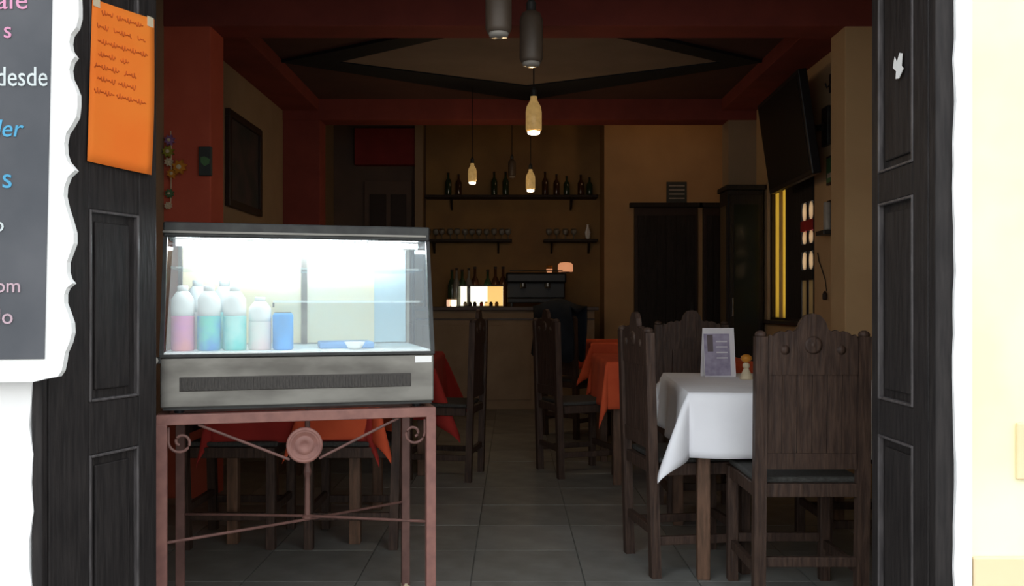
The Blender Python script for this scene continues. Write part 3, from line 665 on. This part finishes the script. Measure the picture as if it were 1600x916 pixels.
# ================================================================ RIGHT WALL
w1 = S('window_1', B((WR+.02,W0,WZ0-.02),(WR+.16,W1,WZ0+.02), .003), 'frame_dark')
for y in (W0, 6.90, W1-.05): S('window_frame', B((WR+.02,y,WZ0),(WR+.10,y+.05,WZ1), .003), 'frame_dark', w1)
S('window_frame', B((WR+.02,W0,WZ1-.05),(WR+.10,W1,WZ1), .003), 'frame_dark', w1); S('window_sill', B((WR-.04,W0-.03,WZ0-.03),(WR+.02,W1+.03,WZ0), .004), 'frame_dark', w1)
for a, b in ((6.95,7.115),(7.145,7.31)): S('curtain', B((WR+.05,a,WZ0+.02),(WR+.054,b,WZ1-.05)), 'curtain', w1)
S('mullion', B((WR+.03,7.115,WZ0),(WR+.08,7.145,WZ1-.05)), 'ochre_dim', w1)
sh = S('shutter', B((WR+.02,6.27,WZ0+.02),(WR+.06,6.31,WZ1-.05), .002), 'wood_black', w1)
for a, b in ((6.41,6.45),(6.56,6.90)): S('shutter_stile', B((WR+.02,a,WZ0+.02),(WR+.06,b,WZ1-.05)), 'wood_black', sh)
zz = [(.99,1.27),(1.345,1.475),(1.53,1.625),(1.70,1.83)]; pz = WZ0+.02
for k, (a, b) in enumerate(zz+[(WZ1-.05, WZ1-.05)]):
    if a > pz: S('shutter_rail', B((WR+.012,6.31,pz),(WR+.058,6.56,a)), 'red_trim' if k == 3 else 'wood_black', sh)
    pz = b
    if k < 4:
        for y0, y1 in ((6.325,6.40),(6.46,6.545)):
            if k: # rounded pane
                bm = lathe([(.001,-.003),(.5,-.003),(.5,.003),(.001,.003)], 18, (0,0,0), 'X')
                bmesh.ops.transform(bm, matrix=Matrix.Translation((WR+.024,(y0+y1)/2,(a+b)/2)) @ Matrix.Diagonal((1,(y1-y0),(b-a),1)), verts=bm.verts[:])
                S('pane', bm, 'pane_pale', sh)
            else: S('pane', B((WR+.021,y0,a),(WR+.027,y1,b)), 'pane_dim', sh)
# television
tv = thing('television', 'black flat television on an arm high on the right wall', 'television', (1.90, 5.72, 2.27), 0)
tv.rotation_euler = (0, R(-8), R(-2))
obj('casing', B((-.03,0,-.34),(.03,1.08,.34), .008), 'black', tv); obj('screen', B((-.0325,.03,-.31),(-.028,1.05,.31)), 'screen', tv)
obj('rear_housing', B((.03,.2,-.2),(.06,.9,.2), .01), 'black', tv)
mb = thing('wall_bracket', 'black metal television bracket fixed to the right wall', 'bracket', (WR, 6.0, 2.27))
obj('wall_plate', B((-.022,-.10,-.12),(0,.02,.14), .003), 'dark_metal', mb); obj('arm', tube([(-.02,-.04,.01),(-.10,.08,.01),(-.135,.2,.01)], .022, 8), 'dark_metal', mb)
def wallR(px): return 1400*WR/(px-800)
t = thing('wall_sign', 'small green framed sign on the right wall below the television bracket', 'sign', (WR, wallR(1300), Z(266, wallR(1300))))
obj('frame', B((-.018,-.10,-.095),(0,.06,.095), .003), 'frame_dark', t); obj('sign_face', B((-.021,-.085,-.08),(-.017,.045,.08)), 'green', t); obj('white_band', B((-.0225,-.07,-.05),(-.0205,.03,-.02)), 'cream', t)
t = thing('wall_light', 'wall light with a pale grey tube and dark base on the right wall', 'wall light', (WR, wallR(1304), Z(338, wallR(1304))))
obj('back_plate', B((-.02,-.09,-.11),(0,.09,.11), .004), 'frame_dark', t); obj('tube', lathe([(.022,-.09),(.024,-.08),(.024,.08),(.020,.09)], 14, (-.055,-.02,0)), 'grey_tube', t, True); obj('base', B((-.10,-.08,-.125),(0,.07,-.095), .004), 'dark_metal', t)
D_ = wallR(1286)
t = thing('power_cable', 'thin dark cable hanging loose on the right wall with its plug', 'cable', (WR-.006, 0, 0))
obj('cord', tube([(0, wallR(a), Z(b, wallR(a))) for a, b in ((1279,395),(1281,408),(1286,422),(1291,438),(1293,455))], .004, 6), 'black', t); obj('plug', lathe([(.012,-.03),(.016,-.02),(.016,.01),(.006,.03)], 10, (-.012, wallR(1293), Z(462, wallR(1293)))), 'frame_dark', t)
t = thing('clothes_hook', 'small dark hook high on the right wall above the bracket', 'hook', (WR, wallR(1299), Z(130, wallR(1299)))); obj('plate', B((-.01,-.02,-.06),(0,.02,.06), .002), 'frame_dark', t); obj('prong', tube([(-.008,0,-.01),(-.03,0,-.03),(-.04,0,0)], .006, 6), 'frame_dark', t)
t = thing('fire_notice', 'square dark notice with pale lines above the dark doorway', 'notice', (X(1057,9.7), 9.698, Z(301,9.7)))
obj('plate', B((-.11,-.012,-.115),(.11,0,.115), .003), 'sign_blue', t)
for k in range(4): obj('printed_line', B((-.085,-.014,.065-k*.045),(.085,-.011,.078-k*.045)), 'grey_tube', t)
# tall dark glazed cabinet in front of the rear right pilaster
t = thing('tall_cabinet', 'tall dark glazed cabinet against the far right pilaster', 'cabinet', (1.78, 7.38, 0))
obj('carcass', B((0,.02,0),(.30,.30,2.04), .004), 'wood_black', t); dr = obj('door', B((.015,0,.05),(.285,.022,2.0), .004), 'wood_black', t)
obj('glass_pane', B((.05,-.003,.75),(.25,.002,1.92)), 'glass_dark', dr); obj('handle', B((.03,-.02,1.0),(.042,0,1.15), .002), 'steel', dr); obj('cornice', B((-.02,-.02,2.04),(.31,.31,2.08), .006), 'wood_black', t)
obj('side_pane', B((-.004,.06,.75),(.001,.26,1.92)), 'glass_dark', t)

# ================================================================ LEFT WALL
t = thing('framed_picture', 'large dark framed picture on the left wall', 'picture', (WL, 6.55, 2.11))
dz, dy_ = .335, .40
for z in (-dz, dz-.05): obj('frame_rail', B((0,-dy_,z),(.035,dy_,z+.05), .004), 'frame_dark', t)
for y in (-dy_, dy_-.05): obj('frame_stile', B((0,y,-dz+.05),(.035,y+.05,dz-.05), .004), 'frame_dark', t)
obj('artwork', B((0,-dy_+.05,-dz+.05),(.015,dy_-.05,dz-.05)), 'picture', t)
PD = 5.06
t = thing('paper_flower_string', 'string of coloured paper flowers hanging at the left edge of the red pilaster', 'hanging ornament', (X(268,PD), PD, 0))
obj('string', tube([(0,-.012,Z(205,PD)),(0.004,-.012,Z(250,PD)),(0,-.012,Z(322,PD))], .003, 6), 'cream', t)
def flower(py, m, s, dx=0, nm='paper_flower'):
    z = Z(py, PD); pts = []
    for k in range(16):
        a = 2*PI*k/16; rr = s*(1 if k % 2 else .62); pts.append((dx+rr*math.cos(a), z+rr*math.sin(a)))
    f = obj(nm, prism(pts, -.028, -.006), m, t); obj('flower_centre', lathe([(.001,-.036),(s*.3,-.033),(s*.3,-.024)], 10, (dx,0,z), 'Y'), 'cream', f)
flower(220,'purple',.032,-.004); flower(238,'yellowgreen',.036,-.012); flower(254,'cream',.026,-.008); flower(262,'glow_peach' if False else 'amber',.045,.052); flower(272,'amber',.030,.01); flower(303,'green',.026,-.004); flower(322,'cream',.022,-.012)
t = thing('wall_plaque', 'small dark plaque with a green leaf motif on the inner edge of the red pilaster', 'plaque', (X(321,5.05), 5.05, Z(252,5.05)))
obj('plate', B((-.035,-.012,-.082),(.035,.018,.082), .004), 'sign_blue', t); obj('leaf_motif', prism([(-.02,-.01),(0,-.03),(.026,-.015),(.03,.01),(.0,.025),(-.022,.02)], -.018, -.010), 'green', t)

# ================================================================ PENDANT LAMPS
def pendant(px, py_bottom, D, lit, label, ztop, sc=1.0):
    zb = Z(py_bottom, D); t = thing('pendant_lamp', label, 'pendant lamp', (X(px,D), D, zb), 0, 'glass pendant lamps')
    r_ = .046*sc; h = .205*sc
    sh_ = obj('shade', lathe([(r_*.80,0),(r_,.012),(r_,h*.55),(r_*.90,h*.70),(r_*.45,h*.88),(r_*.40,h)] if lit else [(r_*.86,0),(r_,.015),(r_,h*.82),(r_*.8,h*.94),(r_*.35,h)], 20), 'lamp_lit' if lit else 'lamp_glass', t, True)
    obj('bulb', lathe([(r_*.2,-.014),(r_*.72,-.012),(r_*.80,.002)], 16), 'bulb' if lit else 'bulb_off', t, True)
    obj('cap', lathe([(r_*.42,h-.002),(r_*.42,h+.03),(r_*.15,h+.05)], 14), 'dark_metal', t); obj('cord', tube([(0,0,h+.045),(0,0,ztop-zb)], .004, 6), 'black', t)
    obj('ceiling_rose', lathe([(.045,ztop-zb-.02),(.05,ztop-zb)], 16), 'dark_metal', t)
    if lit:
        ld = bpy.data.lights.new('pendant_bulb', 'POINT'); ld.energy = 3.2; ld.color = (1,.66,.34); ld.shadow_soft_size = .03
        lo = bpy.data.objects.new('pendant_bulb', ld); COL.objects.link(lo); lo.location = (X(px,D), D, zb-.05)
pendant(779, 52, 3.14, False, 'unlit tan glass pendant lamp, nearest the doorway', 3.30)
pendant(830, 98, 3.53, False, 'unlit tan glass pendant lamp, second from the doorway', 3.30)
pendant(834, 206, 4.90, True, 'brightest lit amber pendant lamp in the middle of the room', 3.30, .95)
pendant(738, 285, 7.20, True, 'small lit pendant lamp left of centre over the far tables', 2.86, .75)
pendant(829, 297, 7.50, True, 'small lit pendant lamp right of centre near the bar', 2.86, .85)
pendant(800, 276, 8.60, False, 'dim unlit pendant lamp between the two far lit ones', 3.30, .8)
# unseen warm light added behind the rear beam to brighten the back wall
for lx in (1.55,):
    t = thing('added_ceiling_light', 'added unseen round ceiling light behind the rear beam, brightening the back wall', 'ceiling light', (lx, 8.7, 3.30))
    obj('dome', lathe([(.11,-.02),(.10,-.05),(.05,-.075),(.005,-.08)], 18), 'lamp_lit', t, True); obj('base', lathe([(.12,-.02),(.12,0)], 18), 'cream', t)
    ld = bpy.data.lights.new('added_fill_bulb', 'POINT'); ld.energy = 3.2; ld.color = (1,.6,.3); ld.shadow_soft_size = .08
    lo = bpy.data.objects.new('added_fill_bulb', ld); COL.objects.link(lo); lo.location = (lx, 8.7, 3.15)
